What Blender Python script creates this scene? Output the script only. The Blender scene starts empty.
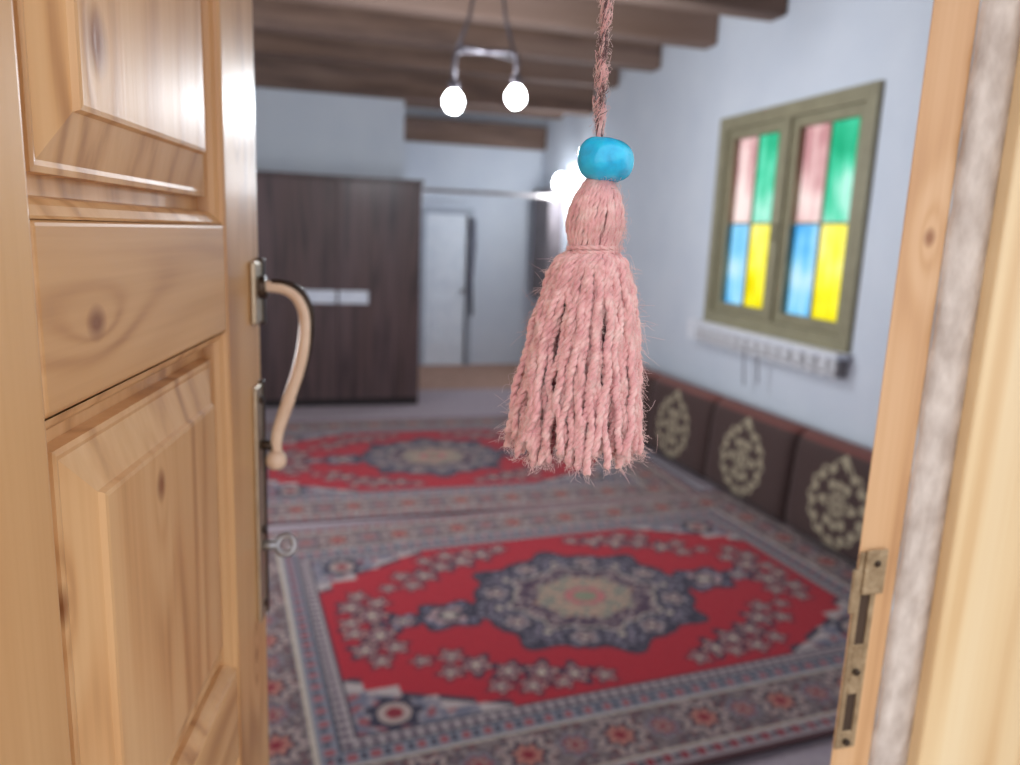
import bpy, math, random
import numpy as np
from mathutils import Vector, Matrix
random.seed(4); rng=np.random.default_rng(7)
sc=bpy.context.scene
try:
    sc.view_settings.view_transform='Standard'
    sc.view_settings.look='None'
except Exception as e: print(e)
C=bpy.context.scene.collection
H=1.55
# ------------------------------------------------------------ helpers
def lin(c):
    out=[]
    for v in c[:3]:
        v=v/255.0
        out.append(v/12.92 if v<=0.04045 else ((v+0.055)/1.055)**2.4)
    return (*out,1.0)
def new_mat(name):
    m=bpy.data.materials.new(name); m.use_nodes=True
    nt=m.node_tree; b=nt.nodes.get('Principled BSDF'); return m,nt,b
def N(nt,t,**k):
    n=nt.nodes.new(t)
    for a,v in k.items(): setattr(n,a,v)
    return n
def ramp(nt,stops):
    r=nt.nodes.new('ShaderNodeValToRGB'); e=r.color_ramp.elements
    while len(e)<len(stops): e.new(0.5)
    for i,(p,c) in enumerate(stops): e[i].position=p; e[i].color=c
    return r
def mat_noise(name,c1,c2,scale=8,rough=0.6,bump=0.1,bscale=60,metal=0.0,stretch=(1,1,1),sheen=0.0,coat=0.0,bdist=0.01):
    m,nt,b=new_mat(name); L=nt.links
    tc=N(nt,'ShaderNodeTexCoord'); mp=N(nt,'ShaderNodeMapping'); mp.inputs['Scale'].default_value=stretch
    L.new(tc.outputs['Object'],mp.inputs[0])
    n=N(nt,'ShaderNodeTexNoise'); n.inputs['Scale'].default_value=scale; n.inputs['Detail'].default_value=6
    L.new(mp.outputs[0],n.inputs['Vector'])
    r=ramp(nt,[(0.3,lin(c1)),(0.7,lin(c2))]); L.new(n.outputs['Fac'],r.inputs[0]); L.new(r.outputs[0],b.inputs['Base Color'])
    b.inputs['Roughness'].default_value=rough; b.inputs['Metallic'].default_value=metal
    if sheen: b.inputs['Sheen Weight'].default_value=sheen
    if coat: b.inputs['Coat Weight'].default_value=coat
    if bump:
        n2=N(nt,'ShaderNodeTexNoise'); n2.inputs['Scale'].default_value=bscale; n2.inputs['Detail'].default_value=4
        L.new(mp.outputs[0],n2.inputs['Vector'])
        bp=N(nt,'ShaderNodeBump'); bp.inputs['Strength'].default_value=bump; bp.inputs['Distance'].default_value=bdist
        L.new(n2.outputs['Fac'],bp.inputs['Height']); L.new(bp.outputs[0],b.inputs['Normal'])
    return m
def mat_wood(name,light,mid,dark,axis='Z',rings=38,knots=(),rough=0.42,coat=0.3,seed=0.0,stretch=0.06,nscale=7,kr=0.012,plane='XZ',gmin=.22,gmax=.72):
    m,nt,b=new_mat(name); L=nt.links
    tc=N(nt,'ShaderNodeTexCoord'); ai='XYZ'.index(axis)
    def mapping(s_long,loc=0):
        mp=N(nt,'ShaderNodeMapping')
        s=[1,1,1]; s[ai]=s_long
        mp.inputs['Scale'].default_value=s; mp.inputs['Location'].default_value=(seed+loc,seed*0.7,seed*1.3)
        L.new(tc.outputs['Object'],mp.inputs[0]); return mp
    m1=mapping(stretch)
    n=N(nt,'ShaderNodeTexNoise'); n.inputs['Scale'].default_value=nscale; n.inputs['Detail'].default_value=2.0; n.inputs['Roughness'].default_value=.35; L.new(m1.outputs[0],n.inputs['Vector'])
    mul=N(nt,'ShaderNodeMath',operation='MULTIPLY'); mul.inputs[1].default_value=rings; L.new(n.outputs['Fac'],mul.inputs[0])
    acc=mul.outputs[0]; kmask=None
    for kp in knots:
        rk=kp[3] if len(kp)>3 else kr
        sb=N(nt,'ShaderNodeVectorMath',operation='SUBTRACT'); sb.inputs[1].default_value=kp[:3]; L.new(tc.outputs['Object'],sb.inputs[0])
        sl=[1,1,1]; sl[ai]=0.38
        if plane=='XZ': sl[1]=0.15
        ms=N(nt,'ShaderNodeVectorMath',operation='MULTIPLY'); ms.inputs[1].default_value=sl; L.new(sb.outputs[0],ms.inputs[0])
        ln=N(nt,'ShaderNodeVectorMath',operation='LENGTH'); L.new(ms.outputs[0],ln.inputs[0])
        dv=N(nt,'ShaderNodeMath',operation='MULTIPLY'); dv.inputs[1].default_value=-1/(rk*1.9); L.new(ln.outputs['Value'],dv.inputs[0])
        ex=N(nt,'ShaderNodeMath',operation='EXPONENT'); L.new(dv.outputs[0],ex.inputs[0])
        ma=N(nt,'ShaderNodeMath',operation='MULTIPLY_ADD'); ma.inputs[1].default_value=16; L.new(ex.outputs[0],ma.inputs[0]); L.new(acc,ma.inputs[2]); acc=ma.outputs[0]
        sl2=[1,1,1]; sl2[ai]=.8
        if plane=='XZ': sl2[1]=.1
        ms2=N(nt,'ShaderNodeVectorMath',operation='MULTIPLY'); ms2.inputs[1].default_value=sl2; L.new(sb.outputs[0],ms2.inputs[0])
        l2=N(nt,'ShaderNodeVectorMath',operation='LENGTH'); L.new(ms2.outputs[0],l2.inputs[0])
        mr=N(nt,'ShaderNodeMapRange'); mr.inputs['From Min'].default_value=rk*.3; mr.inputs['From Max'].default_value=rk*1.25; mr.inputs['To Min'].default_value=.9; mr.inputs['To Max'].default_value=0
        L.new(l2.outputs['Value'],mr.inputs['Value'])
        if kmask is None: kmask=mr.outputs[0]
        else:
            mxm=N(nt,'ShaderNodeMath',operation='MAXIMUM'); L.new(kmask,mxm.inputs[0]); L.new(mr.outputs[0],mxm.inputs[1]); kmask=mxm.outputs[0]
    sn=N(nt,'ShaderNodeMath',operation='SINE'); L.new(acc,sn.inputs[0])
    hf=N(nt,'ShaderNodeMath',operation='MULTIPLY_ADD'); hf.inputs[1].default_value=0.5; hf.inputs[2].default_value=0.5; L.new(sn.outputs[0],hf.inputs[0])
    pw=N(nt,'ShaderNodeMath',operation='POWER'); pw.inputs[1].default_value=1.6; L.new(hf.outputs[0],pw.inputs[0])
    gm=mapping(.25,5.0); n4=N(nt,'ShaderNodeTexNoise'); n4.inputs['Scale'].default_value=9; L.new(gm.outputs[0],n4.inputs['Vector'])
    gr=N(nt,'ShaderNodeMapRange'); gr.inputs['From Min'].default_value=.35; gr.inputs['From Max'].default_value=.65; gr.inputs['To Min'].default_value=gmin; gr.inputs['To Max'].default_value=gmax; L.new(n4.outputs['Fac'],gr.inputs['Value'])
    fine=mapping(0.02); n2=N(nt,'ShaderNodeTexNoise'); n2.inputs['Scale'].default_value=170; n2.inputs['Detail'].default_value=3; L.new(fine.outputs[0],n2.inputs['Vector'])
    mx=N(nt,'ShaderNodeMath',operation='MULTIPLY_ADD'); mx.inputs[1].default_value=0.5; L.new(n2.outputs['Fac'],mx.inputs[0])
    h2=N(nt,'ShaderNodeMath',operation='MULTIPLY'); L.new(pw.outputs[0],h2.inputs[0]); L.new(gr.outputs[0],h2.inputs[1]); L.new(h2.outputs[0],mx.inputs[2])
    r=ramp(nt,[(0.1,lin(light)),(0.5,lin(mid)),(0.95,lin(dark))]); L.new(mx.outputs[0],r.inputs[0])
    col=r.outputs[0]
    bt=mapping(.15,3.1); n3=N(nt,'ShaderNodeTexNoise'); n3.inputs['Scale'].default_value=5; L.new(bt.outputs[0],n3.inputs['Vector'])
    r3=ramp(nt,[(.35,(.84,.78,.72,1)),(.65,(1,1,1,1))]); L.new(n3.outputs['Fac'],r3.inputs[0])
    mm=N(nt,'ShaderNodeMix',data_type='RGBA',blend_type='MULTIPLY'); mm.inputs['Factor'].default_value=1; L.new(col,mm.inputs[6]); L.new(r3.outputs[0],mm.inputs[7]); col=mm.outputs[2]
    if kmask is not None:
        mix=N(nt,'ShaderNodeMix',data_type='RGBA'); L.new(kmask,mix.inputs['Factor']); L.new(col,mix.inputs[6])
        mix.inputs[7].default_value=lin((int(dark[0]*.78),int(dark[1]*.66),int(dark[2]*.58))); col=mix.outputs[2]
    L.new(col,b.inputs['Base Color']); b.inputs['Roughness'].default_value=rough; b.inputs['Coat Weight'].default_value=coat
    b.inputs['Coat Roughness'].default_value=0.22
    bp=N(nt,'ShaderNodeBump'); bp.inputs['Strength'].default_value=0.12; bp.inputs['Distance'].default_value=0.002
    L.new(mx.outputs[0],bp.inputs['Height']); L.new(bp.outputs[0],b.inputs['Normal'])
    return m
def mesh_obj(name,verts,faces,mat=None,parent=None,smooth=False):
    me=bpy.data.meshes.new(name); me.from_pydata([tuple(map(float,v)) for v in verts],[],[tuple(map(int,f)) for f in faces]); me.update()
    o=bpy.data.objects.new(name,me); C.objects.link(o)
    if mat: me.materials.append(mat)
    if parent: o.parent=parent
    if smooth:
        me.polygons.foreach_set('use_smooth',[True]*len(me.polygons))
    return o
def box_vf(b,off=0):
    x0,x1,y0,y1,z0,z1=b
    v=[(x0,y0,z0),(x1,y0,z0),(x1,y1,z0),(x0,y1,z0),(x0,y0,z1),(x1,y0,z1),(x1,y1,z1),(x0,y1,z1)]
    f=[(0,3,2,1),(4,5,6,7),(0,1,5,4),(1,2,6,5),(2,3,7,6),(3,0,4,7)]
    return v,[tuple(i+off for i in q) for q in f]
def boxes(name,bl,mat=None,parent=None,bevel=0):
    V=[];F=[]
    for b in bl:
        v,f=box_vf(b,len(V)); V+=v; F+=f
    o=mesh_obj(name,V,F,mat,parent)
    if bevel:
        md=o.modifiers.new('bev','BEVEL'); md.width=bevel; md.segments=3; md.limit_method='ANGLE'
    return o
def prism(name,poly,z0,z1,mat,parent=None,bevel=0):
    n=len(poly); V=[(x,y,z0) for x,y in poly]+[(x,y,z1) for x,y in poly]
    F=[tuple(range(n))[::-1],tuple(range(n,2*n))]+[(i,(i+1)%n,n+(i+1)%n,n+i) for i in range(n)]
    o=mesh_obj(name,V,F,mat,parent)
    if bevel:
        md=o.modifiers.new('bev','BEVEL'); md.width=bevel; md.segments=3; md.limit_method='ANGLE'
    return o
def empty(name,loc=(0,0,0),rz=0,parent=None):
    o=bpy.data.objects.new(name,None); C.objects.link(o); o.location=loc; o.rotation_euler=(0,0,rz); o.empty_display_size=0.1
    if parent: o.parent=parent
    return o
class Tubes:
    def __init__(s): s.V=[];s.F=[];s.n=0
    def add(s,P,r,k=6,cap=True):
        P=np.asarray(P,float); n=len(P); r=np.broadcast_to(np.asarray(r,float),(n,))
        T=np.gradient(P,axis=0); T/=np.linalg.norm(T,axis=1)[:,None]+1e-12
        ref=np.array([0.31,0.87,0.12]); 
        if abs(np.dot(T.mean(0)/ (np.linalg.norm(T.mean(0))+1e-9),ref/np.linalg.norm(ref)))>0.9: ref=np.array([0.9,-.2,.3])
        U=np.cross(T,ref); U/=np.linalg.norm(U,axis=1)[:,None]+1e-12; W=np.cross(T,U)
        a=np.linspace(0,2*math.pi,k,endpoint=False)
        R=P[:,None,:]+r[:,None,None]*(np.cos(a)[None,:,None]*U[:,None,:]+np.sin(a)[None,:,None]*W[:,None,:])
        s.V.append(R.reshape(-1,3)); b=s.n
        i=np.arange(n-1)[:,None]*k; j=np.arange(k)[None,:]; j2=(j+1)%k
        q=np.stack([b+i+j,b+i+j2,b+i+k+j2,b+i+k+j],-1).reshape(-1,4)
        s.F+= [tuple(x) for x in q.tolist()]
        if cap:
            s.F.append(tuple(b+np.arange(k)[::-1])); s.F.append(tuple(b+(n-1)*k+np.arange(k)))
        s.n+=n*k
    def obj(s,name,mat,parent=None):
        return mesh_obj(name,np.concatenate(s.V).tolist(),s.F,mat,parent,True)
def revolve(name,prof,mat,parent=None,loc=(0,0,0),seg=32):
    V=[];F=[]
    for (r,z) in prof:
        for i in range(seg):
            a=2*math.pi*i/seg; V.append((r*math.cos(a)+loc[0],r*math.sin(a)+loc[1],z+loc[2]))
    for j in range(len(prof)-1):
        for i in range(seg):
            i2=(i+1)%seg; F.append((j*seg+i,j*seg+i2,(j+1)*seg+i2,(j+1)*seg+i))
    F.append(tuple(range(seg))[::-1]); F.append(tuple((len(prof)-1)*seg+i for i in range(seg)))
    return mesh_obj(name,V,F,mat,parent,True)

# ------------------------------------------------------------ camera
yaw=math.radians(16); pit=math.radians(11); rr=math.atan(0.041)
F_=Vector((math.sin(yaw)*math.cos(pit),math.cos(yaw)*math.cos(pit),-math.sin(pit)))
R0=Vector((math.cos(yaw),-math.sin(yaw),0)); U0=R0.cross(F_)
R=R0*math.cos(rr)+U0*math.sin(rr); U=U0*math.cos(rr)-R0*math.sin(rr)
cam=bpy.data.cameras.new('camera'); co=bpy.data.objects.new('camera',cam); C.objects.link(co)
M=Matrix.Identity(4)
for i in range(3): M[i][0]=R[i]; M[i][1]=U[i]; M[i][2]=-F_[i]
M[0][3]=0;M[1][3]=0;M[2][3]=H
co.matrix_world=M; cam.sensor_width=36; cam.lens=766/1020*36; cam.clip_start=0.02
cam.dof.use_dof=True; cam.dof.focus_distance=0.375; cam.dof.aperture_fstop=6.2
sc.camera=co

# ------------------------------------------------------------ materials
m_wall=mat_noise('plaster_blue_white',(204,210,220),(212,217,225),3,0.85,0.15,25)
m_floor=mat_noise('grey_moquette',(160,146,154),(176,162,168),25,0.95,0.3,220)
m_floor2=mat_noise('brown_floor',(160,124,106),(182,144,124),10,0.8,0.2,80)
m_ceil=mat_wood('ceiling_boards',(166,150,140),(150,132,122),(128,110,102),'X',14,(),0.85,0,seed=3,plane='3D')
m_beam=mat_wood('beam_wood',(142,118,106),(124,100,88),(102,82,74),'X',16,(),0.8,0,seed=5,nscale=5,plane='3D')
pl,pm,pd=(228,186,134),(215,168,116),(180,130,82)
m_pineZ=mat_wood('pine_vertical',pl,pm,pd,'Z',40,[(-.075,0,1.63,.007),(-.05,0,1.12,.006),(-.48,0,.8,.010)],seed=1.3,nscale=9)
m_pineX=mat_wood('pine_horizontal',(222,176,124),(206,157,105),(170,118,72),'X',40,[(-.375,0,1.497,.0085),(-.25,0,1.09,.010)],seed=2.1,nscale=11,stretch=.12)
m_pineP=mat_wood('pine_panel',(230,188,138),(217,169,118),(180,130,84),'Z',40,[(-.36,0,1.635,.013),(-.30,0,1.385,.008),(-.415,0,1.36,.009),(-.28,0,.9,.010)],seed=4.4,nscale=9)
m_jamb=mat_wood('jamb_pine',(230,190,148),(216,170,124),(190,140,96),'Z',22,[(.48,.5,1.56,.0060)],seed=7.0,nscale=14,stretch=.03)
m_casing=mat_wood('casing_pine',(250,230,192),(244,218,174),(230,196,148),'Z',26,[],seed=9.3,nscale=9,stretch=.03)
m_plast=mat_noise('rough_plaster_joint',(190,176,168),(228,217,210),60,0.95,0.8,110,stretch=(1,1,.6),bdist=0.003)
m_ext=mat_noise('mud_plaster_exterior',(190,165,135),(212,188,158),6,0.95,0.5,60)
m_paving=mat_noise('courtyard_paving',(170,155,140),(195,180,165),5,0.9,0.3,40)
m_ward=mat_wood('wardrobe_dark_wenge',(98,76,76),(80,62,63),(60,44,47),'Z',60,(),0.5,0.1,seed=2.2,stretch=.03,plane='3D')
m_warde=mat_noise('wardrobe_seam',(26,20,22),(34,26,28),10,0.7,0)
m_white=mat_noise('white_plastic',(205,210,222),(222,226,235),10,0.4,0)
m_olive=mat_noise('olive_painted_wood',(134,127,102),(148,141,114),14,0.5,0.15,60)
m_metal=mat_noise('nickel_brass',(176,160,138),(205,190,168),40,0.35,0.05,200,metal=0.8)
m_dmetal=mat_noise('dark_bronze',(50,42,38),(84,68,58),40,0.35,0.05,200,metal=0.8)
m_ivory=mat_noise('ivory_grip',(222,192,168),(238,214,192),40,0.25,0.02,100,coat=0.6)
m_steel=mat_noise('worn_brassy_steel',(150,128,100),(190,168,138),60,0.5,0.3,150,metal=0.6)
m_hole=mat_noise('dark_recess',(56,42,32),(76,58,46),10,0.9,0)

# ------------------------------------------------------------ room shell
XR=2.8; XL=-2.2; ZC=3.06; YB=8.8; YN=0.72
boxes('floor',[(XL,XR,0.24,7.35,-0.1,0)],m_floor)
boxes('floor_alcove',[(1.0,XR,7.35,YB,-0.1,0.0)],m_floor2)
boxes('courtyard_ground',[(-6,6,-6,0.24,-0.12,0.0)],m_paving)
boxes('ceiling',[(XL-.2,XR+.25,0.5,YB+.2,ZC,ZC+0.15)],m_ceil)
wy0,wy1,wz0,wz1=3.36,4.78,1.035,2.33
WT=.10
boxes('wall_right',[(XR,XR+WT,0.5,wy0,-.1,ZC),(XR,XR+WT,wy1,YB+.2,-.1,ZC),(XR,XR+WT,wy0,wy1,-.1,wz0),(XR,XR+WT,wy0,wy1,wz1,ZC)],m_wall)
ly0,ly1=2.6,4.6  # wall opening made for the added fill light, out of view
boxes('wall_left',[(XL-.2,XL,0.5,ly0,-.1,ZC),(XL-.2,XL,ly1,7.6,-.1,ZC),(XL-.2,XL,ly0,ly1,-.1,1.0),(XL-.2,XL,ly0,ly1,2.3,ZC)],m_wall)
boxes('wall_partition',[(XL,1.0,7.35,7.55,0,ZC),(0.85,1.0,7.55,YB,0,ZC)],m_wall)
boxes('wall_back',[(0.85,XR,YB,YB+.2,0,ZC)],m_wall)
boxes('wall_near',[(XL,-.2,0.52,YN,0,ZC),(0.70,XR,0.52,YN,0,ZC),(-.2,.70,0.52,YN,2.2,ZC)],m_wall)
boxes('wall_exterior',[(-4,-.2,0.40,0.515,0,3.2),(0.70,4,0.50,0.515,0,3.2),(-.2,.70,0.40,0.515,2.2,3.2)],m_ext)
for i,y in enumerate([1.1,1.9,2.68,3.48,4.28,5.06,5.90,6.72]):
    boxes('ceiling_beam',[(XL+.005,XR-.005,y-.08,y+.08,2.86,ZC-.003)],m_beam,bevel=0.015)
boxes('ceiling_beam',[(XL+.005,XR-.005,7.18,7.345,2.70,ZC-.003)],m_beam,bevel=0.015)
boxes('ceiling_beam',[(1.005,XR-.005,8.1,8.26,2.78,ZC-.003)],m_beam,bevel=0.015)
boxes('ceiling_beam',[(1.005,XR-.005,8.64,8.795,2.5,2.75)],m_beam,bevel=0.015)

# ------------------------------------------------------------ stained window
win=empty('window_1',(0,0,0))
def rectframe(x0,x1,y0,y1,z0,z1,w):
    return [(x0,x1,y0,y0+w,z0,z1),(x0,x1,y1-w,y1,z0,z1),(x0,x1,y0+w,y1-w,z0,z0+w),(x0,x1,y0+w,y1-w,z1-w,z1)]
boxes('casing',rectframe(XR-.03,XR+.09,wy0-.03,wy1+.03,wz0-.03,wz1+.03,.085)+[(XR-.025,XR+.09,(wy0+wy1)/2-.035,(wy0+wy1)/2+.035,wz0+.05,wz1-.05)],m_olive,win,0.006)
def glass(name,c,c2,c3,zc):
    # coloured reeded glass: vertical tonal streaks, paler towards one height (outdoor glow put into the tint)
    m,nt,b=new_mat(name); L=nt.links
    nt.nodes.remove(b); out=nt.nodes['Material Output']
    tc=N(nt,'ShaderNodeTexCoord'); mp=N(nt,'ShaderNodeMapping'); mp.inputs['Scale'].default_value=(1,1,.10); L.new(tc.outputs['Object'],mp.inputs[0])
    n=N(nt,'ShaderNodeTexNoise'); n.inputs['Scale'].default_value=20; n.inputs['Detail'].default_value=2; L.new(mp.outputs[0],n.inputs['Vector'])
    n1=N(nt,'ShaderNodeTexNoise'); n1.inputs['Scale'].default_value=5; n1.inputs['Detail'].default_value=1; L.new(tc.outputs['Object'],n1.inputs['Vector'])
    av=N(nt,'ShaderNodeMath',operation='ADD'); L.new(n.outputs['Fac'],av.inputs[0]); L.new(n1.outputs['Fac'],av.inputs[1])
    sx=N(nt,'ShaderNodeSeparateXYZ'); L.new(tc.outputs['Object'],sx.inputs[0])
    df=N(nt,'ShaderNodeMath',operation='SUBTRACT'); df.inputs[1].default_value=zc; L.new(sx.outputs['Z'],df.inputs[0])
    ab=N(nt,'ShaderNodeMath',operation='ABSOLUTE'); L.new(df.outputs[0],ab.inputs[0])
    mr=N(nt,'ShaderNodeMapRange'); mr.inputs['From Min'].default_value=0; mr.inputs['From Max'].default_value=.30; mr.inputs['To Min'].default_value=.36; mr.inputs['To Max'].default_value=-.06; L.new(ab.outputs[0],mr.inputs['Value'])
    a2=N(nt,'ShaderNodeMath',operation='ADD'); L.new(av.outputs[0],a2.inputs[0]); L.new(mr.outputs[0],a2.inputs[1])
    f=lambda q:(*[x**.5 for x in lin(q)[:3]],1)
    r=ramp(nt,[(0.40,f(c)),(0.56,f(c2)),(.74,f(c3))])
    hv=N(nt,'ShaderNodeMath',operation='MULTIPLY'); hv.inputs[1].default_value=.5; L.new(a2.outputs[0],hv.inputs[0]); L.new(hv.outputs[0],r.inputs[0])
    t=N(nt,'ShaderNodeBsdfTransparent'); g=N(nt,'ShaderNodeBsdfGlossy'); g.inputs['Roughness'].default_value=.1
    L.new(r.outputs[0],t.inputs[0])
    m2=N(nt,'ShaderNodeMixShader'); m2.inputs[0].default_value=.04; L.new(t.outputs[0],m2.inputs[1]); L.new(g.outputs[0],m2.inputs[2])
    L.new(m2.outputs[0],out.inputs[0]); return m
zm=wz0+.64
gp=glass('glass_pink',(190,138,140),(224,186,184),(240,220,214),zm+.12); gg=glass('glass_green',(34,165,118),(80,202,160),(170,232,210),zm+.08)
gb=glass('glass_blue',(72,162,224),(130,200,238),(185,222,242),zm-.30); gy=glass('glass_yellow',(228,210,10),(250,236,50),(254,246,140),zm-.12)
ym=(wy0+wy1)/2
for k,(a,b) in enumerate([(wy0+.055,ym-.035),(ym+.035,wy1-.055)]):
    z0,z1=wz0+.055,wz1-.055; w=.06
    mid=a+(b-a)*0.5
    boxes('sash_%d'%k,rectframe(XR+.0,XR+.05,a,b,z0,z1,w)+[(XR+.018,XR+.034,mid-.006,mid+.006,z0+w,z1-w),(XR+.018,XR+.034,a+w,b-w,zm-.007,zm+.007)],m_olive,win,0.002)
    for nm,mt,ya,yb,za,zb in [('pane_pink',gp,mid,b-w,zm,z1-w),('pane_green',gg,a+w,mid,zm,z1-w),('pane_blue',gb,mid,b-w,z0+w,zm),('pane_yellow',gy,a+w,mid,z0+w,zm)]:
        boxes(nm+'_%d'%k,[(XR+.024,XR+.028,ya,yb,za,zb)],mt,win)
revolve('latch',[(0.008,-.05),(.01,0),(.008,.05)],m_olive,win,(XR-.035,ym,1.62),12)
sill=empty('windowsill_lace_cloth')
boxes('sill_board',[(XR-.10,XR-.002,wy0-.04,wy1+.09,wz0-.065,wz0-.035)],m_white,sill,0.004)
def lace_strip():
    # crochet lace: woven mesh with open floral holes and scalloped hem, colour from attribute
    ny,nz=520,44
    ys=np.linspace(wy0-.05,wy1+.10,ny); V=[];Fc=[];cols=[]
    for j in range(nz):
        t=j/(nz-1)
        for i,y in enumerate(ys):
            drop=.105+.028*abs(math.sin((y-wy0)*math.pi/.11))
            V.append((XR-.106-.005*math.sin(y*60)*t, y, wz0-.028-drop*t))
    per=.11
    for j in range(nz-1):
        for i in range(ny-1):
            y=(ys[i]+ys[i+1])/2; t=(j+.5)/(nz-1); drop=.105+.028*abs(math.sin((y-wy0)*math.pi/per)); z=t*drop
            u=((y-wy0)/per)%1-.5; q=math.hypot(u*per,z-.062); th=math.atan2(z-.062,u*per)
            solid=(t<.10) or (t>.90) or q<.010 or (.030<q<.036) or (q<.030 and abs(math.cos(3*th))>.55 and q>.012) or (abs(math.sin(y*320))<.28 and q>.036) or (abs(math.sin(z*320))<.28 and q>.036)
            if solid: Fc.append((j*ny+i,j*ny+i+1,(j+1)*ny+i+1,(j+1)*ny+i))
    return V,Fc
V,Fc=lace_strip()
m_lace=mat_noise('white_crochet',(226,226,230),(240,240,242),30,.9,.1,300)
mesh_obj('lace_hanging',V,Fc,m_lace,sill)
boxes('lace_top',[(XR-.106,XR-.004,wy0-.05,wy1+.10,wz0-.0345,wz0-.030)],m_lace,sill)
boxes('sill_apron',[(XR-.06,XR-.002,wy0-.02,wy1+.07,wz0-.16,wz0-.066)],mat_noise('apron_grey',(120,116,118),(136,132,134),9,.7,.1,60),sill,.004)
T=Tubes()
for y,l in [(4.15,.26),(4.0,.22)]:
    T.add([(XR-.105,y,wz0-.10),(XR-.09,y+.01,wz0-.1-l*.5),(XR-.085,y-.005,wz0-.1-l)],.005,5)
T.obj('lace_threads',mat_noise('dark_thread',(110,108,116),(130,128,136),9,.8,0),sill)

w2=empty('added_window_left')  # invented window, unseen behind the door leaf, framing the fill light
boxes('casing',rectframe(XL-.1,XL+.02,ly0-.02,ly1+.02,.98,2.32,.07)+[(XL-.1,XL+.01,3.57,3.63,1.05,2.25)],m_olive,w2,.005)
al=bpy.data.lights.new('fill_light_left','AREA'); al.shape='RECTANGLE'; al.size=1.9; al.size_y=1.2; al.energy=122; al.color=(.87,.925,1.0)  # added area light to brighten the room from the left
ao=bpy.data.objects.new('fill_light_left',al); C.objects.link(ao); ao.location=(XL-.12,3.6,1.65); ao.rotation_euler=(0,math.radians(-90),0)

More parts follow.
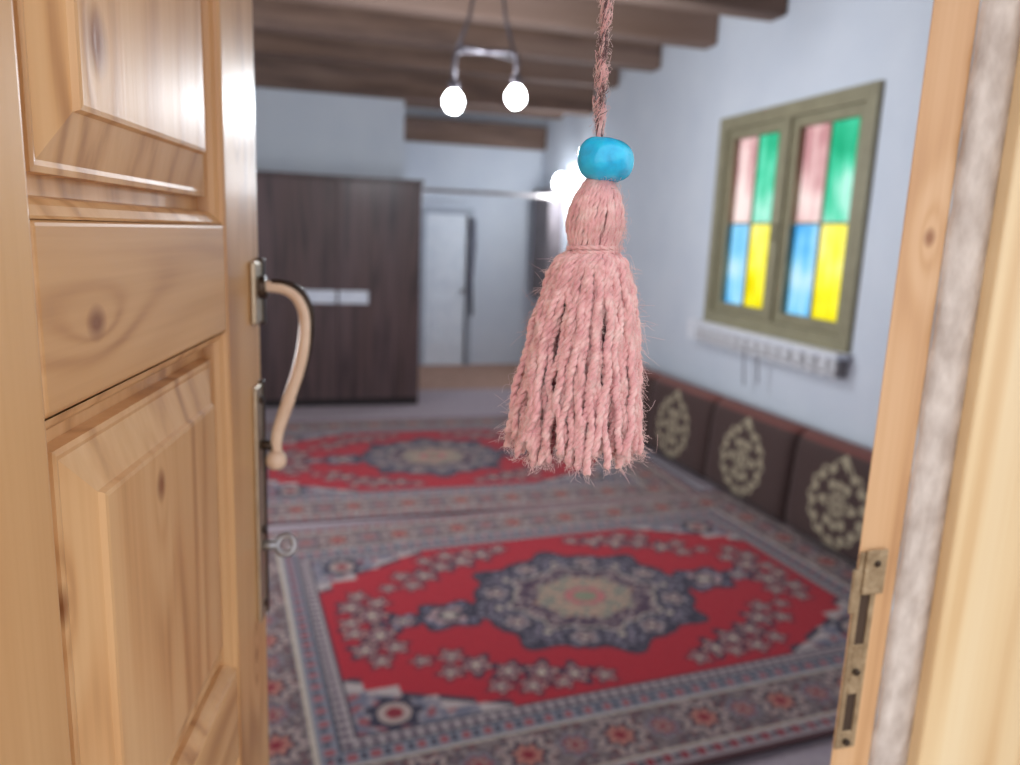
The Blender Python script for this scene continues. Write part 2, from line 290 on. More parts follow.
# ------------------------------------------------------------ rugs
def srgb_arr(c): return np.array(lin(c)[:3])
def rug(name,cx,cy,rot,hx,hy,nx,ny,z):
    xs=np.linspace(-hx,hx,nx); ys=np.linspace(-hy,hy,ny); X,Y=np.meshgrid(xs,ys)
    navy=(44,39,58); red=(168,8,32); cream=(190,174,158); blue=(106,112,130); rose=(180,98,100); brown=(80,44,48); green=(128,130,106); pale=(158,144,148); dred=(130,20,38)
    Cc=np.zeros(X.shape+(3,))
    def put(mask,c): Cc[mask]=srgb_arr(c)
    ax,ay=np.abs(X),np.abs(Y); dx,dy=hx-ax,hy-ay; d=np.minimum(dx,dy); t=np.where(dx<dy,Y,X)
    arab=np.sin(46*X+3*np.sin(19*Y))*np.sin(46*Y+3*np.sin(19*X)); arab2=np.sin(90*X+2*np.sin(40*Y))*np.sin(90*Y+2*np.sin(35*X))
    put(d<9,pale)
    put(d<.02,brown)
    g=(d>=.02)&(d<.085); put(g,(152,138,140)); put(g&(np.sin(t*2*np.pi/.06)>.2)&(np.abs(d-.052)<.018),dred); put(g&(np.sin(t*2*np.pi/.06+math.pi)>.6)&(np.abs(d-.052)<.012),navy)
    g=(d>=.085)&(d<.30); put(g,(76,64,70)); put(g&(arab2>.3),(144,124,120)); put(g&(arab2<-.5),(124,76,74)); put(g&(np.abs(arab)<.12),(108,94,98))
    per=.31
    for off,ca,cb,cc,rad in [(0,(172,150,142),(176,112,98),navy,.086),(.5,(124,120,130),(156,126,118),dred,.056)]:
        tt=((t/per+off+.5)%1-.5)*per; q=d-.193; rad_=np.hypot(tt,q); th=np.arctan2(q,tt)
        lob=rad*(1+.2*np.cos(7*th)); put(g&(rad_<lob),ca); put(g&(rad_<lob)&(np.cos(14*th)>.5),(116,96,100)); put(g&(rad_<lob*.68),cc); put(g&(rad_<lob*.5),cb); put(g&(rad_<lob*.25),dred)
    for e in (.085,.30): put(np.abs(d-e)<.007,cream)
    g=(d>=.307)&(d<.37); put(g,(126,126,136)); put(g&(np.cos(t*2*np.pi/.07)*1.0>.3)&(np.abs(d-.338)<.017),(148,74,78)); put(g&(np.cos(t*2*np.pi/.07)<-.75)&(np.abs(d-.338)<.014),navy)
    g=(d>=.37)&(d<.42); put(g,(168,154,152)); put(g&(np.abs((t/.04)%1-.5)*.05>np.abs(d-.395)*.9+.003),(102,86,96))
    put(np.abs(d-.373)<.005,navy); put((d>=.42)&(d<.432),navy)
    fX,fY=hx-.432,hy-.432
    fld=(d>=.432)
    sx=(fX-ax)/.46; sy=(fY-ay)/.27
    s=np.floor((sx)*4+.5)/4*.55+sx*.45+np.floor(sy*3+.5)/3*.45+sy*.55
    put(fld,red)
    sp=fld&(s<1); put(sp,(106,104,120)); put(sp&(arab2>.3),(152,140,142)); put(sp&(arab<-.5),(146,78,82)); 
    put(fld&(np.abs(s-1)<.07),(176,160,156)); put(fld&(np.abs(s-1.09)<.03),navy)
    cxn=(fX-ax-.13); cyn=(fY-ay-.08); rn=np.hypot(cxn,cyn); put(fld&(rn<.085*(1+.15*np.cos(7*np.arctan2(cyn,cxn)))),navy); put(fld&(rn<.055),(170,148,140)); put(fld&(rn<.03),dred)
    ok=fld&(s>1.14)
    fl=[(.30,.53,.055),(.41,.49,.06),(.52,.45,.05),(.47,.56,.045),(.62,.38,.055),(.69,.30,.045),(.72,.40,.04),(.91,.08,.065),(.98,.17,.05),(.94,.26,.04),(.87,.18,.045),(.58,.53,.04),(.20,.57,.04),(1.0,.04,.045),(.36,.57,.035),(.80,.30,.035)]
    for (px,py,rad) in fl:
        q1=ax-px; q2=ay-py; rad_=np.hypot(q1,q2); th=np.arctan2(q2,q1); lob=rad*(1+.28*np.cos(5*th+px*9))
        put(ok&(rad_<lob*1.22),(56,32,54) if rad>.045 else (100,26,46)); put(ok&(rad_<lob*.80),(184,140,128)); put(ok&(rad_<lob*.6),(96,58,80)); put(ok&(rad_<lob*.28),(200,182,160))
    for px,rx,ry in [(.61,.16,.11),(.80,.08,.055)]:
        q=np.hypot((ax-px)/rx,(ay)/ry); th=np.arctan2(ay/ry,(ax-px)/rx); q=q/(1+.16*np.cos(6*th))
        put(q<1,navy); put((q<.86)&(arab2>.2),(124,118,136)); put(q<.55,(166,134,134)); put(q<.36,navy); put(q<.2,cream)
    th=np.arctan2(Y/.41,X/.48); q=np.hypot(X/.48,Y/.41)/(1+.16*np.abs(np.cos(4*th))+.06*np.cos(16*th)-.04)
    put(q<1.0,(48,41,58)); put((q<.95)&(arab2>.25),(118,110,122)); 
    for k in range(16):
        a=k*2*math.pi/16; px,py=.48*.82*math.cos(a),.41*.82*math.sin(a); rr_=np.hypot(X-px,Y-py); lob=.046*(1+.25*np.cos(5*np.arctan2(Y-py,X-px)+k))
        put(rr_<lob,(160,140,138) if k%2 else (118,104,118)); put(rr_<.030,(84,44,62) if k%2 else navy); put(rr_<.015,cream)
    put((q<.64)&(q>.61),(170,154,142)); put(q<.61,(96,48,60)); put((q<.61)&(arab2>.1),(54,44,66)); put((q<.61)&(arab2<-.3),(146,130,130)); put(q<.42,(152,144,122)); put((q<.42)&(arab2>.2),(178,134,116)); put((q<.42)&(arab2<-.3),(112,112,104))
    put(q<.18,rose); put(q<.11,green)
    nz=rng.normal(1,.07,X.shape)[...,None]; Cc=np.clip(Cc*nz,0,1)
    Cc=Cc*.95+np.array([.010,.009,.010])
    zz=np.full(X.shape,.010)+.0008*np.sin(X*5+Y*3)
    V=np.stack([X,Y,zz],-1).reshape(-1,3)
    i=np.arange(ny-1)[:,None]*nx+np.arange(nx-1)[None,:]; Fq=np.stack([i,i+1,i+nx+1,i+nx],-1).reshape(-1,4)
    per_i=np.concatenate([np.arange(nx),np.arange(1,ny)*nx+nx-1,(ny-1)*nx+np.arange(nx-2,-1,-1),np.arange(ny-2,0,-1)*nx])
    nb=len(V); Vb=V[per_i].copy(); Vb[:,2]=0
    k=len(per_i); sf=[(int(per_i[a]),nb+a,nb+(a+1)%k,int(per_i[(a+1)%k])) for a in range(k)]
    me=bpy.data.meshes.new(name); me.from_pydata(np.concatenate([V,Vb]).tolist(),[],Fq.tolist()+sf+[tuple(nb+a for a in range(k))[::-1]]); me.update()
    col=np.ones((nb+k,4)); col[:nb,:3]=Cc.reshape(-1,3); col[nb:,:3]=srgb_arr(brown)
    at=me.color_attributes.new('weave','FLOAT_COLOR','POINT'); at.data.foreach_set('color',col.astype(np.float32).ravel())
    o=bpy.data.objects.new(name,me); C.objects.link(o); o.location=(cx,cy,z); o.rotation_euler=(0,0,math.radians(rot)); me.materials.append(m_rug)
    T=Tubes()
    for sgn in (-1,1):
        for yy in np.arange(-hy+.01,hy,.02):
            e=rng.normal(0,.006)
            T.add([(sgn*hx,yy,.006),(sgn*(hx+.025),yy+e,.004),(sgn*(hx+.05),yy+2*e,.003)],.0022,4)
    T.obj('fringe',m_white,o)
    return o
m_rug,nt,b=new_mat('persian_rug_pile'); L=nt.links
a=N(nt,'ShaderNodeVertexColor'); a.layer_name='weave'; L.new(a.outputs[0],b.inputs['Base Color']); b.inputs['Roughness'].default_value=.9; b.inputs['Sheen Weight'].default_value=.12; b.inputs['Specular IOR Level'].default_value=.2
tc=N(nt,'ShaderNodeTexCoord'); nn=N(nt,'ShaderNodeTexNoise'); nn.inputs['Scale'].default_value=260; L.new(tc.outputs['Object'],nn.inputs['Vector'])
bp=N(nt,'ShaderNodeBump'); bp.inputs['Strength'].default_value=.4; bp.inputs['Distance'].default_value=.004; L.new(nn.outputs['Fac'],bp.inputs['Height']); L.new(bp.outputs[0],b.inputs['Normal'])
rug('persian_rug',1.20,2.87,5.0,1.52,1.08,560,400,.011)
rug('persian_rug',.92,5.08,0.5,1.52,1.10,440,320,0.0)

# ------------------------------------------------------------ wall cushions
m_cush,nt,b=new_mat('brown_cushion_fabric'); L=nt.links
a=N(nt,'ShaderNodeVertexColor'); a.layer_name='weave'; L.new(a.outputs[0],b.inputs['Base Color']); b.inputs['Roughness'].default_value=.8; b.inputs['Sheen Weight'].default_value=.12
def cushion(cy,cx,rot,w=.79,h=.56,th=.17):
    n1,n2=130,100
    us=np.linspace(-1,1,n1); vs=np.linspace(-1,1,n2); Uu,Vv=np.meshgrid(us,vs)
    puff=(1-np.abs(Uu)**14)*(1-np.abs(Vv)**8); puff=np.sqrt(np.clip(puff,0,1))
    y=Uu*w/2*(1-.008*(1-puff)); z=(Vv+1)/2*h
    br,iv=(68,47,43),(164,152,126)
    Cc=np.zeros(Uu.shape+(3,)); Cc[:]=srgb_arr(br)
    def put(m,c): Cc[m]=srgb_arr(c)
    X=y; Z=z-.47*h
    wv=np.sin(150*X)*np.sin(150*Z); put(wv>.6,(60,41,38))
    top=np.where(Z>0,1+.30*np.exp(-(X/.03)**2),1+.1*np.exp(-(X/.04)**2))
    q=np.hypot(X/.20,Z/(.205*top)); th_=np.arctan2(Z/.2,X/.19); q=q/(1+.045*np.cos(14*th_))
    ring=(q<1.0)&(q>.76); put(ring,iv); put(ring&(np.sin(14*th_+8*q)>.35)&(q<.94),br)
    inner=(q<.74)
    pet=np.abs(np.cos(3*th_))*.56+.08; put(inner&(q<pet)&(q>.16),iv); put(inner&(np.abs(q-.33)<.06)&(np.abs(np.cos(3*th_))>.6),br); put(q<.10,iv)
    put(inner&(np.hypot(X,Z-.10)<.02),iv); put(inner&(np.hypot(X,Z+.11)<.02),iv)
    put(z>h*.93,(112,60,52)); put((z<h*.06),(52,32,30))
    Cc*=rng.normal(1,.05,Uu.shape)[...,None]; Cc=np.clip(Cc,0,1)
    front=np.stack([-th*.35-th*.65*puff+th*.0,y,z],-1).reshape(-1,3)
    back=np.stack([-th*.35+th*.35*puff,y,z],-1).reshape(-1,3)
    nv=len(front); i=np.arange(n2-1)[:,None]*n1+np.arange(n1-1)[None,:]
    f1=np.stack([i,i+n1,i+n1+1,i+1],-1).reshape(-1,4); f2=np.stack([i,i+1,i+n1+1,i+n1],-1).reshape(-1,4)+nv
    me=bpy.data.meshes.new('backrest_cushion'); me.from_pydata(np.concatenate([front,back]).tolist(),[],f1.tolist()+f2.tolist()); me.update()
    col=np.ones((2*nv,4)); col[:nv,:3]=Cc.reshape(-1,3); col[nv:,:3]=srgb_arr(br)
    at=me.color_attributes.new('weave','FLOAT_COLOR','POINT'); at.data.foreach_set('color',col.astype(np.float32).ravel())
    me.polygons.foreach_set('use_smooth',[True]*len(me.polygons)); me.materials.append(m_cush)
    o=bpy.data.objects.new('backrest_cushion',me); C.objects.link(o); o.location=(cx,cy,.024); o.rotation_euler=(0,math.radians(4),math.radians(rot))
for cy,cx,ro in [(2.24,XR-.06,2),(3.03,XR-.08,3),(3.82,XR-.12,3),(4.61,XR-.16,3),(5.40,XR-.20,3)]:
    cushion(cy,cx,ro)

# ------------------------------------------------------------ wardrobe
wd=empty('wardrobe')
wx0,wx1,wyf,wh=-1.02,1.07,6.70,1.965
boxes('carcass',[(wx0,wx1,wyf+.02,7.34,0.0,wh-.03)],m_ward,wd,.004)
boxes('top_board',[(wx0-.015,wx1+.015,wyf-.012,7.345,wh-.03,wh)],m_ward,wd,.004)
boxes('plinth_gap',[(wx0+.01,wx1-.01,wyf+.012,wyf+.03,.01,wh-.03)],m_warde,wd)
seams=[wx0,-.33,.36,wx1]
for i in range(3):
    a0,b0=seams[i]+.003,seams[i+1]-.003
    boxes('door_panel_%d'%i,[(a0,b0,wyf,wyf+.019,.07,wh-.036)],m_ward,wd,.002)
boxes('handle_plate_l',[(.04,.350,wyf-.018,wyf-.001,.905,1.015)],m_white,wd,.004)
boxes('handle_plate_r',[(.370,.62,wyf-.018,wyf-.001,.905,1.015)],m_white,wd,.004)

d2=empty('door_2')
m_wd=mat_noise('white_painted_door',(222,228,236),(234,238,244),8,0.5,0.05)
m_gdf=mat_noise('grey_door_frame',(158,164,176),(174,180,190),8,.5,.05)
boxes('leaf',[(1.45,1.93,YB-.045,YB-.003,.0,1.74)],m_wd,d2,.004)
boxes('frame',[(1.38,1.45,YB-.07,YB-.002,0,1.81),(1.93,2.0,YB-.07,YB-.002,0,1.81),(1.45,1.93,YB-.07,YB-.002,1.74,1.81)],m_gdf,d2,.004)
boxes('raised_panels',[(1.52,1.86,YB-.056,YB-.044,.2,.8),(1.52,1.86,YB-.056,YB-.044,.95,1.6)],m_wd,d2,.008)
boxes('hinge_shadow_gap',[(1.925,1.94,YB-.075,YB-.06,.02,1.74)],m_dmetal,d2)
revolve('knob',[(.004,0),(.02,.01),(.024,.025),(.014,.04),(.002,.045)],m_dmetal,d2,(1.88,YB-.10,.85),16)
m_gd=mat_noise('grey_brown_wood',(104,96,100),(124,114,116),9,.6,.1,60)
T=Tubes(); T.add([(1.02,7.6,1.93),(2.0,7.6,1.935),(2.78,7.6,1.93)],.018,10); rail=T.obj('curtain_rail',mat_noise('rail_wood',(160,150,148),(180,170,168),9,.6,.1,60))
T=Tubes()
for k in range(4): 
    x=1.98+k*.006; T.add([(x,8.70,1.70),(x+.01,8.68,1.4),(x-.01,8.69,1.0),(x+.008,8.70,.6)],[.016,.012,.01,.006],6)
T.obj('hanging_scarf',mat_noise('dark_scarf',(90,90,104),(118,116,130),20,.9,.3,100))
pn=empty('wall_cupboard')
boxes('cupboard_box',[(XR-.14,XR-.002,7.95,8.55,.85,2.05)],m_gd,pn,.006)
boxes('cupboard_door',[(XR-.16,XR-.141,7.97,8.24,.88,2.02),(XR-.16,XR-.141,8.26,8.53,.88,2.02)],m_gd,pn,.006)

# ------------------------------------------------------------ lamps
def emis(name,c,s):
    m,nt,b=new_mat(name); b.inputs['Base Color'].default_value=(1,1,1,1); b.inputs['Emission Color'].default_value=(*c,1); b.inputs['Emission Strength'].default_value=s
    n=N(nt,'ShaderNodeTexNoise'); n.inputs['Scale'].default_value=2; rr2=ramp(nt,[(0,(*[x*.97 for x in c],1)),(1,(*c,1))]); nt.links.new(n.outputs['Fac'],rr2.inputs[0]); nt.links.new(rr2.outputs[0],b.inputs['Emission Color'])
    return m
m_bulb=emis('cool_white_bulb',(.88,.95,1.0),50)
bulbprof=[(.048*math.sin(a),-.054*math.cos(a)) for a in np.linspace(.06,2.55,14)]+[(.022,.055)]
ch=empty('chandelier')
by=4.0
pts=[(.79,by,2.19),(1.115,by,2.24)]
m_cd=mat_noise('chandelier_dark_metal',(84,80,88),(110,104,110),20,.4,.05,100,metal=.5)
for i,(x,y,z) in enumerate(pts):
    revolve('bulb_%d'%i,bulbprof,m_bulb,ch,(x,y,z),24)
    revolve('socket_%d'%i,[(.022,.05),(.028,.06),(.028,.095),(.014,.11)],m_cd,ch,(x,y,z),20)
    l=bpy.data.lights.new('bulb_light_%d'%i,'POINT'); l.energy=32; l.color=(.88,.94,1); l.shadow_soft_size=.055
    lo=bpy.data.objects.new('bulb_light_%d'%i,l); C.objects.link(lo); lo.location=(x,y,z-.12); lo.parent=ch
T=Tubes()
T.add([(.79,by,2.29),(.79,by,2.38),(.795,by,2.42),(.83,by,2.435),(1.07,by,2.455),(1.105,by,2.445),(1.115,by,2.41),(1.115,by,2.34)],.012,8)
T.add([(.80,by-.12,2.43),(.95,by,2.445),(1.12,by+.12,2.45)],.010,8)
T.add([(.80,by,2.43),(.86,by,2.60),(.95,by,3.055)],.008,6); T.add([(1.10,by,2.44),(1.05,by,2.60),(.97,by,3.055)],.008,6)
T.obj('arm_and_wires',m_cd,ch)
scn=empty('wall_sconce')
SX,SY=XR-.16,7.62
revolve('bulb',[(r_*1.5,z_*1.5) for r_,z_ in bulbprof],m_bulb,scn,(SX,SY,2.08),24)
revolve('socket',[(.028,.075),(.035,.085),(.035,.125),(.014,.145)],m_white,scn,(SX,SY,2.08),20)
T=Tubes(); T.add([(SX,SY,2.22),(SX+.02,SY,2.28),(XR-.04,SY,2.28),(XR-.002,SY,2.24)],.012,8); T.obj('bracket',m_white,scn)
l=bpy.data.lights.new('sconce_light','POINT'); l.energy=26; l.color=(.88,.94,1); l.shadow_soft_size=.06
lo=bpy.data.objects.new('sconce_light',l); C.objects.link(lo); lo.location=(SX-.05,SY-.02,1.92); lo.parent=scn

# ------------------------------------------------------------ entrance door leaf
ang=math.atan2(.986,.169); LW=.53
leaf=empty('door_1',(-.0322,.799,0),ang)
TH=.04
rails=[(0.02,.16),(.56,.65),(1.06,1.15),(1.46,1.548),(1.97,2.04)]
s1,s2=-.123,-.433
boxes('stiles',[(s1,0,0,TH,.02,2.04),(-LW,s2,0,TH,.02,2.04)],m_pineZ,leaf,.004)
boxes('rails',[(s2,s1,0.0008,TH-.0008,a,b) for a,b in rails],m_pineX,leaf,.003)
def panel_vf(x0,x1,z0,z1,prof,off,sgn=1,base=0):
    V=[];F=[]
    for (ins,dep) in prof:
        y=base+sgn*dep
        V+=[(x0+ins,y,z0+ins),(x1-ins,y,z0+ins),(x1-ins,y,z1-ins),(x0+ins,y,z1-ins)]
    for j in range(len(prof)-1):
        for i in range(4):
            i2=(i+1)%4; f=(off+j*4+i,off+j*4+i2,off+j*4+4+i2,off+j*4+4+i); F.append(f if sgn>0 else f[::-1])
    l=len(prof)-1; f=tuple(off+l*4+i for i in range(4)); F.append(f if sgn>0 else f[::-1])
    return V,F
prof=[(0,.0015),(.0015,.004),(.006,.0065),(.009,.010),(.0105,.018),(.020,.0185),(.0205,.0095),(.0235,.009),(.026,.0095),(.050,.0025),(.0515,-.0005),(.054,-.001)]
V=[];F=[]
for i in range(len(rails)-1):
    z0=rails[i][1]; z1=rails[i+1][0]
    v,f=panel_vf(s2,s1,z0,z1,prof,len(V)); V+=v;F+=f
    v,f=panel_vf(s2,s1,z0,z1,prof,len(V),-1,TH); V+=v;F+=f
mesh_obj('raised_panels',V,F,m_pineP,leaf)
hx=-.026
boxes('back_plate',[(hx-.017,hx+.017,-.004,0,1.15,1.395)],m_metal,leaf,.003)
boxes('plate_edge',[(hx+.010,hx+.0185,-.0052,.0,1.148,1.397)],m_dmetal,leaf,.002)
boxes('upper_rose',[(hx-.019,hx+.019,-.006,0,1.455,1.515)],m_metal,leaf,.004)
boxes('rose_edge',[(hx+.010,hx+.0205,-.0075,0,1.453,1.517)],m_dmetal,leaf,.002)
boxes('lock_edge',[(-.012,.0015,.004,.03,1.16,1.50)],m_dmetal,leaf,.001)
T=Tubes()
ctrl=[(0.003,1.490),(.016,1.4915),(.030,1.490),(.041,1.483),(.0475,1.470),(.049,1.455),(.047,1.435),(.042,1.412),(.034,1.388),(.026,1.366),(.020,1.348),(.018,1.335),(.019,1.327)]
cp=np.array(ctrl); tt=np.linspace(0,len(cp)-1,60); P=np.stack([np.full(60,hx),-np.interp(tt,range(len(cp)),cp[:,0]),np.interp(tt,range(len(cp)),cp[:,1])],-1)
for _ in range(4): P[1:-1]=(P[:-2]+2*P[1:-1]+P[2:])/4
rad=.0054+.0014*np.sin(np.linspace(0,math.pi,60)); T.add(P,rad,14); T.obj('bow_grip',m_ivory,leaf)
T=Tubes(); P2=P.copy(); P2[:,1]-=.0036; P2[:,2]+=.0026; T.add(P2[4:42],.0048,10); T.obj('grip_bronze_back',m_dmetal,leaf)
revolve('ball_end',[(.001,-.0105),(.006,-.0095),(.0098,-.005),(.0105,0),(.009,.005),(.006,.009),(.003,.0105)],m_ivory,leaf,(hx,-.018,1.319),20)
T=Tubes(); T.add([(hx,0,1.334),(hx,-.010,1.334),(hx,-.019,1.332)],.005,10); T.add([(hx,.0,1.490),(hx,-.007,1.490),(hx,-.012,1.4905)],.011,14); T.obj('grip_posts',m_dmetal,leaf)
T=Tubes(); T.add([(hx,-.003,1.228),(hx,-.010,1.228),(hx,-.018,1.228)],.0055,12)
a=np.linspace(0,2*math.pi,28); T.add(np.stack([hx+.004*np.sin(a),-.026+.0085*np.cos(a),1.228+.0085*np.sin(a)],-1),.0034,8,False); T.obj('key_and_ring',mat_noise('key_nickel',(150,150,156),(190,190,196),40,.3,.02,100,metal=.9),leaf)
T=Tubes()
for z in (1.165,1.38,1.245): T.add([(hx,-.0035,z),(hx,-.005,z),(hx,-.0062,z)],.004,10)
T.obj('screws',m_dmetal,leaf)
for z in (.3,1.0,1.8):
    T=Tubes(); T.add([(-LW-.006,-.003,z),(-LW-.006,-.003,z+.04),(-LW-.006,-.003,z+.09)],.007,10); T.obj('hinge_%d'%int(z*10),m_metal,leaf)

# ------------------------------------------------------------ door frame (splayed reveal on the right)
fr=empty('door_frame')
boxes('left_jamb',[(-.20,-.15,.24,.719,0,2.05)],m_jamb,fr,.004)
boxes('lintel',[(-.20,.70,.24,.719,2.05,2.2)],m_jamb,fr,.004)
prism('right_jamb',[(.4535,.50),(.4955,.50),(.6995,.719),(.660,.719)],0,2.05,m_jamb,fr,.002)
prism('jamb_backing',[(.4957,.5003),(.6998,.5003),(.6998,.7185)],0,2.05,m_wall,fr)
V=[];F=[];nz_=260
for i in range(nz_+1):
    z=2.049*i/nz_; e=.0012*math.sin(z*37)+.0009*math.sin(z*91+1)+.0007*math.sin(z*203)
    for j,(x,y) in enumerate([(.4957+abs(e)*.6,.5001),(.4970+e*.6,.4955+e*.4),(.508,.4945+.0007*math.sin(z*61+2)),(.520,.4945+.0007*math.sin(z*83)),(.5335,.4945),(.5335,.5001)]):
        V.append((x,y,z))
    if i:
        for j in range(5): F.append(((i-1)*6+j,(i-1)*6+j+1,i*6+j+1,i*6+j))
mesh_obj('plaster_joint',V,F,m_plast,fr,True)
boxes('right_casing',[(.5325,.70,.482,.5001,0,2.05)],m_casing,fr,.003)
sk=empty('strike_plate',parent=fr)
px0,px1=.4545,.4745; yf=.4975
boxes('plate',[(px0,px0+.005,yf,.5,1.115,1.30),(px1-.005,px1,yf,.5,1.115,1.30)]+[(px0+.005,px1-.005,yf,.5,a,b) for a,b in ((1.115,1.132),(1.168,1.215),(1.262,1.30))],m_steel,sk,.0008)
boxes('openings',[(px0+.005,px1-.005,.499,.5003,1.132,1.168),(px0+.005,px1-.005,.499,.5003,1.215,1.262)],m_hole,sk)
boxes('lip',[(.449,.4545,.4965,.4995,1.245,1.285)],m_steel,sk,.001)
boxes('upper_tab',[(.4585,.480,.4955,.4975,1.262,1.302)],m_steel,sk,.001)
T=Tubes()
for x,z in ((.470,1.290),(.464,1.122),(.464,1.19)): T.add([(x,.4985,z),(x,.4965,z),(x,.4945,z)],.003,10)
T.obj('screws',m_dmetal,sk)

# ------------------------------------------------------------ tassel
ts=empty('yarn_tassel',(.150,.3744,0))
def mat_yarn(name,c1,c2,c3):
    m,nt,b=new_mat(name); L=nt.links
    tc=N(nt,'ShaderNodeTexCoord'); n=N(nt,'ShaderNodeTexNoise'); n.inputs['Scale'].default_value=150; n.inputs['Detail'].default_value=6; L.new(tc.outputs['Object'],n.inputs['Vector'])
    r=ramp(nt,[(0.3,lin(c1)),(0.5,lin(c2)),(0.7,lin(c3))]); L.new(n.outputs['Fac'],r.inputs[0]); L.new(r.outputs[0],b.inputs['Base Color'])
    b.inputs['Roughness'].default_value=.95; b.inputs['Sheen Weight'].default_value=.6; b.inputs['Sheen Roughness'].default_value=.5; b.inputs['Specular IOR Level'].default_value=.2
    n2=N(nt,'ShaderNodeTexNoise'); n2.inputs['Scale'].default_value=1800; L.new(tc.outputs['Object'],n2.inputs['Vector'])
    bp=N(nt,'ShaderNodeBump'); bp.inputs['Strength'].default_value=.8; bp.inputs['Distance'].default_value=.0006; L.new(n2.outputs['Fac'],bp.inputs['Height']); L.new(bp.outputs[0],b.inputs['Normal'])
    return m
m_yarn=mat_yarn('pink_wool',(222,156,160),(238,180,180),(248,206,202))
m_fuzz=mat_yarn('pink_wool_fibre',(238,190,188),(244,204,200),(249,220,214))
m_yarnd=mat_yarn('pink_wool_shaded',(120,60,68),(168,90,98),(208,130,134))  # inner strands: shade inside the skirt put into the wool colour
m_brn=mat_yarn('brown_wool',(70,44,48),(104,66,68),(140,90,90))
def ply(T,P,r,pitch,ph,k=6,amp=None):
    P=np.asarray(P); d=np.r_[0,np.cumsum(np.linalg.norm(np.diff(P,axis=0),axis=1))]
    m=max(12,int(d[-1]/.0011)); dd=np.linspace(0,d[-1],m); Q=np.stack([np.interp(dd,d,P[:,i]) for i in range(3)],-1)
    Tn=np.gradient(Q,axis=0); Tn/=np.linalg.norm(Tn,axis=1)[:,None]; ref=np.array([.6,.75,.1]); Uq=np.cross(Tn,ref); Uq/=np.linalg.norm(Uq,axis=1)[:,None]; W=np.cross(Tn,Uq)
    amp=r*.85 if amp is None else amp
    for q in range(2):
        a=dd*2*math.pi/pitch+ph+q*math.pi+1.2*np.sin(dd*90+ph)
        rv=r*(1+.12*np.sin(dd*430+ph*3+q)+rng.normal(0,.06,m))
        T.add(Q+amp*(np.cos(a)[:,None]*Uq+np.sin(a)[:,None]*W),rv,k)
zn=1.541
camphi=math.atan2(-.3744,-.150); gap=camphi-math.radians(33)
def lean(z):
    s=np.clip((1.575-z)/.14,0,1.2); return -.0052*s, .0014*s
T=Tubes(); Td=Tubes(); surf=[]
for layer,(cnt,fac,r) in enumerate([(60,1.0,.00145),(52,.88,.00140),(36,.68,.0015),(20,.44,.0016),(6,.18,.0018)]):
    for i in range(cnt):
        phi=2*math.pi*(i+rng.uniform(-.4,.4))/cnt+layer*.3
        dg=(phi-gap+math.pi)%(2*math.pi)-math.pi
        push=0
        if layer<2 and abs(dg)<math.radians(16): push=math.copysign(math.radians(11),dg)
        t=np.linspace(0,1,34); Ln=.106*rng.uniform(.90,1.03)*(1 if layer>1 else .985)
        rr_=fac*(.0115+.0235*t**.48-.0020*t**6)*rng.uniform(.93,1.05)
        gapw=np.clip(np.sin(np.clip((t-.15)/.60,0,1)*math.pi),0,1)
        ph=phi+push*gapw+.12*np.sin(t*rng.uniform(2,6)+rng.uniform(0,6))*t+rng.normal(0,.035)
        rr_=rr_*(1+.05*np.sin(t*rng.uniform(5,13)+rng.uniform(0,6))*t)
        z=zn-Ln*t
        lx,lyy=lean(z)
        P=np.stack([rr_*np.cos(ph)+.0007*np.sin(t*rng.uniform(18,34)+rng.uniform(0,6))+lx,rr_*np.sin(ph)+.0007*np.sin(t*rng.uniform(18,34)+rng.uniform(0,6))+lyy,z],-1)
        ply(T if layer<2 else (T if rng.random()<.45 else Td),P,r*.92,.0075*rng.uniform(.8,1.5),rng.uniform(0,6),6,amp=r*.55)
        if layer<3: surf.append(P)
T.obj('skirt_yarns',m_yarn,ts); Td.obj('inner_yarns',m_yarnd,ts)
T=Tubes(); zh0,zh1=1.5425,1.578
for i in range(40):
    phi=2*math.pi*i/40+rng.uniform(-.06,.06); t=np.linspace(0,1,24)
    rr_=np.interp(t,[0,.12,.35,.6,.82,1],[.0100,.0118,.0138,.0130,.0100,.0055]); 
    for _ in range(2): rr_[1:-1]=(rr_[:-2]+2*rr_[1:-1]+rr_[2:])/4
    ph=phi+.10*t+.06*np.sin(t*6+i); z=zh0+(zh1-zh0)*t; lx,lyy=lean(z)
    P=np.stack([rr_*np.cos(ph)+lx,rr_*np.sin(ph)+lyy,z],-1); ply(T,P,.0010,.012,rng.uniform(0,6),6,amp=.0005)
for k in range(4):
    a=np.linspace(0,2*math.pi*1.02,60); lx,lyy=lean(1.539); ply(T,np.stack([.0124*np.cos(a)+lx,.0124*np.sin(a)+lyy,1.5385+k*.0019+.0006*np.sin(a+k)],-1),.0009,.009,k,amp=.0005)
T.obj('head_yarns',m_yarn,ts)
revolve('head_core',[(.002,1.527),(.0085,1.532),(.0095,1.543),(.0115,1.553),(.011,1.563),(.007,1.573),(.003,1.578)],m_yarn,ts,(-.001,0,0),20)
T=Tubes()
for k in range(6):
    a=np.linspace(0,2*math.pi,50); rk=[.0090,.0086,.0078,.0070,.0060,.0052][k]; T.add(np.stack([rk*np.cos(a)+.001,rk*np.sin(a),1.5690+k*.0019+.0012*np.sin(2*a+k*2)],-1),.0010,6,False)
T.obj('brown_tie',mat_yarn('tan_wool',(110,68,60),(156,100,90),(206,136,128)),ts)
import bmesh
bm=bmesh.new(); bmesh.ops.create_icosphere(bm,subdivisions=5,radius=1)
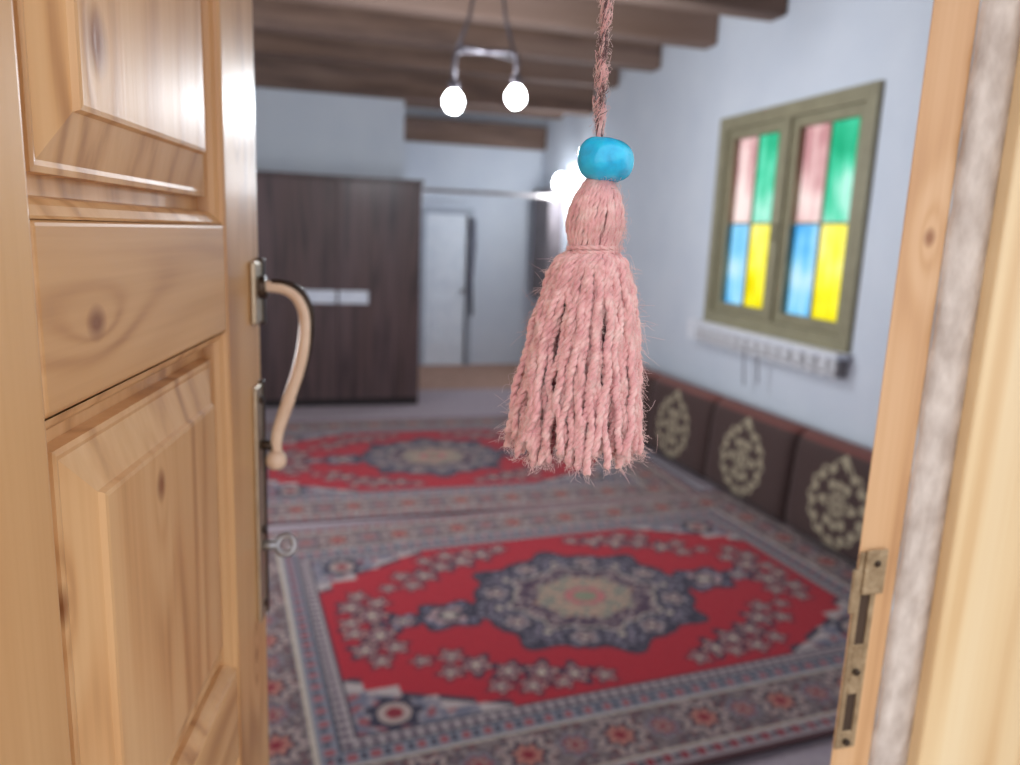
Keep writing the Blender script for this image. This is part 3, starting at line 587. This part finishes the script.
for v in bm.verts:
    c=v.co.copy(); k=1+.05*math.sin(3*c.x+1)*math.cos(2.5*c.z+c.y*2)+.02*math.sin(7*c.y+2)*math.sin(6*c.x)
    rad_=math.hypot(c.x,c.y); dent=0.22*math.exp(-(rad_/.22)**2)
    v.co=Vector((c.x*k*.0148,c.y*k*.0145,math.copysign(abs(c.z)**.92,c.z)*(k-dent)*.0116))
me=bpy.data.meshes.new('turquoise_bead'); bm.to_mesh(me); bm.free(); bd=bpy.data.objects.new('turquoise_bead',me); C.objects.link(bd); bd.parent=ts; bd.location=(.0020,-.001,1.5882); bd.rotation_euler=(.1,.10,0)
me.polygons.foreach_set('use_smooth',[True]*len(me.polygons))
m_bead,nt,b=new_mat('turquoise_glaze'); L=nt.links
tc=N(nt,'ShaderNodeTexCoord'); n=N(nt,'ShaderNodeTexNoise'); n.inputs['Scale'].default_value=110; n.inputs['Detail'].default_value=4; L.new(tc.outputs['Object'],n.inputs['Vector'])
r=ramp(nt,[(.28,lin((0,160,214))),(.42,lin((0,186,240))),(.7,lin((36,212,254)))]); L.new(n.outputs['Fac'],r.inputs[0]); L.new(r.outputs[0],b.inputs['Base Color'])
b.inputs['Roughness'].default_value=.25; b.inputs['Coat Weight'].default_value=.6; b.inputs['Coat Roughness'].default_value=.08
n2=N(nt,'ShaderNodeTexNoise'); n2.inputs['Scale'].default_value=200; L.new(tc.outputs['Object'],n2.inputs['Vector']); bp=N(nt,'ShaderNodeBump'); bp.inputs['Strength'].default_value=.4; bp.inputs['Distance'].default_value=.001; L.new(n2.outputs['Fac'],bp.inputs['Height']); L.new(bp.outputs[0],b.inputs['Normal'])
me.materials.append(m_bead)
# cord
zz=np.linspace(1.594,2.05,260)
wob=np.stack([.0007*np.sin(zz*60)-.0018,.0006*np.cos(zz*47),zz],-1)
T=Tubes(); Tb=Tubes(); Tf=Tubes(); Tfb=Tubes()
am=.0005+.0006*np.clip(np.sin(zz*55+1),0,1)
for q in range(4):
    a=zz*2*math.pi/.034+q*math.pi/2+.7*np.sin(zz*80)
    P=wob+np.stack([am*np.cos(a),am*np.sin(a),0*zz],-1)
    (T if q%2==0 else Tb).add(P,.0006+.0003*(np.sin(zz*90+q)>0.3),6)
for k in range(700):
    z0=1.600+rng.random()*.15; l=rng.uniform(.003,.010); ph=rng.uniform(0,6.28); t=np.linspace(0,1,8)
    knot=math.exp(-((z0-1.607)/.008)**2)+math.exp(-((z0-1.626)/.006)**2)+.7*math.exp(-((z0-1.655)/.012)**2)
    r0=rng.uniform(.0004,.0016)*(1+1.3*knot); P=np.stack([r0*np.cos(ph+2*t)-.0018+rng.normal(0,.0009)*t,r0*np.sin(ph+2*t)+rng.normal(0,.0009)*t,z0+l*t],-1)
    dark=(1.612<z0<1.620 or 1.634<z0<1.646) or rng.random()<.15
    (Tfb if dark else Tf).add(P,.00018,4)
T.obj('cord_pink',m_yarn,ts); Tb.obj('cord_brown',m_brn,ts); Tf.obj('cord_fluff_pink',m_yarn,ts); Tfb.obj('cord_fluff_brown',m_brn,ts)
T=Tubes()
for k in range(20000):
    P0=surf[rng.integers(len(surf))]; j=rng.integers(0,34); p=P0[j].copy()
    if rng.random()<.07: p=P0[33].copy()
    lx,lyy=lean(p[2]); out=np.array([p[0]-lx,p[1]-lyy,0]); out/=np.linalg.norm(out)+1e-9
    if out[0]*.37+out[1]*.93>.45: continue
    p+=out*.0010+rng.normal(0,.0008,3)
    long_=rng.random()<.03
    dirv=out*rng.uniform(.05,.5 if not long_ else 1)+rng.normal(0,.42,3)+np.array([0,0,-.7 if not long_ else -.3]); dirv/=np.linalg.norm(dirv); l=rng.uniform(.0015,.0048)*(3 if long_ else 1)
    side=rng.normal(0,1,3); t=np.linspace(0,1,6)[:,None]
    T.add(p+dirv*l*t+side*l*.35*np.sin(t*rng.uniform(1.5,5))*t,.00008,3,False)
for k in range(2600):
    z0=rng.uniform(1.540,1.74) if k%2 else rng.uniform(1.54,1.578); r0=np.interp(z0,[1.535,1.545,1.556,1.572,1.578,1.5781],[.013,.0125,.0150,.0098,.0070,.002]); ph=rng.uniform(0,6.28)
    if 1.578<z0<1.599: continue
    p=np.array([r0*math.cos(ph)-.0018*(z0>1.59),r0*math.sin(ph),z0]); 
    dirv=np.array([math.cos(ph)*.45,math.sin(ph)*.45,rng.normal(0,.9)]); l=rng.uniform(.0015,.005); side=rng.normal(0,1,3); t=np.linspace(0,1,6)[:,None]
    T.add(p+dirv*l*t+side*l*.4*np.sin(t*3)*t,.00008,3,False)
T.obj('loose_fuzz',m_fuzz,ts)

# ------------------------------------------------------------ world
w=bpy.data.worlds.new('sky'); sc.world=w; w.use_nodes=True
bg=w.node_tree.nodes['Background']; bg.inputs[0].default_value=(.98,.985,1.0,1); bg.inputs[1].default_value=1.4
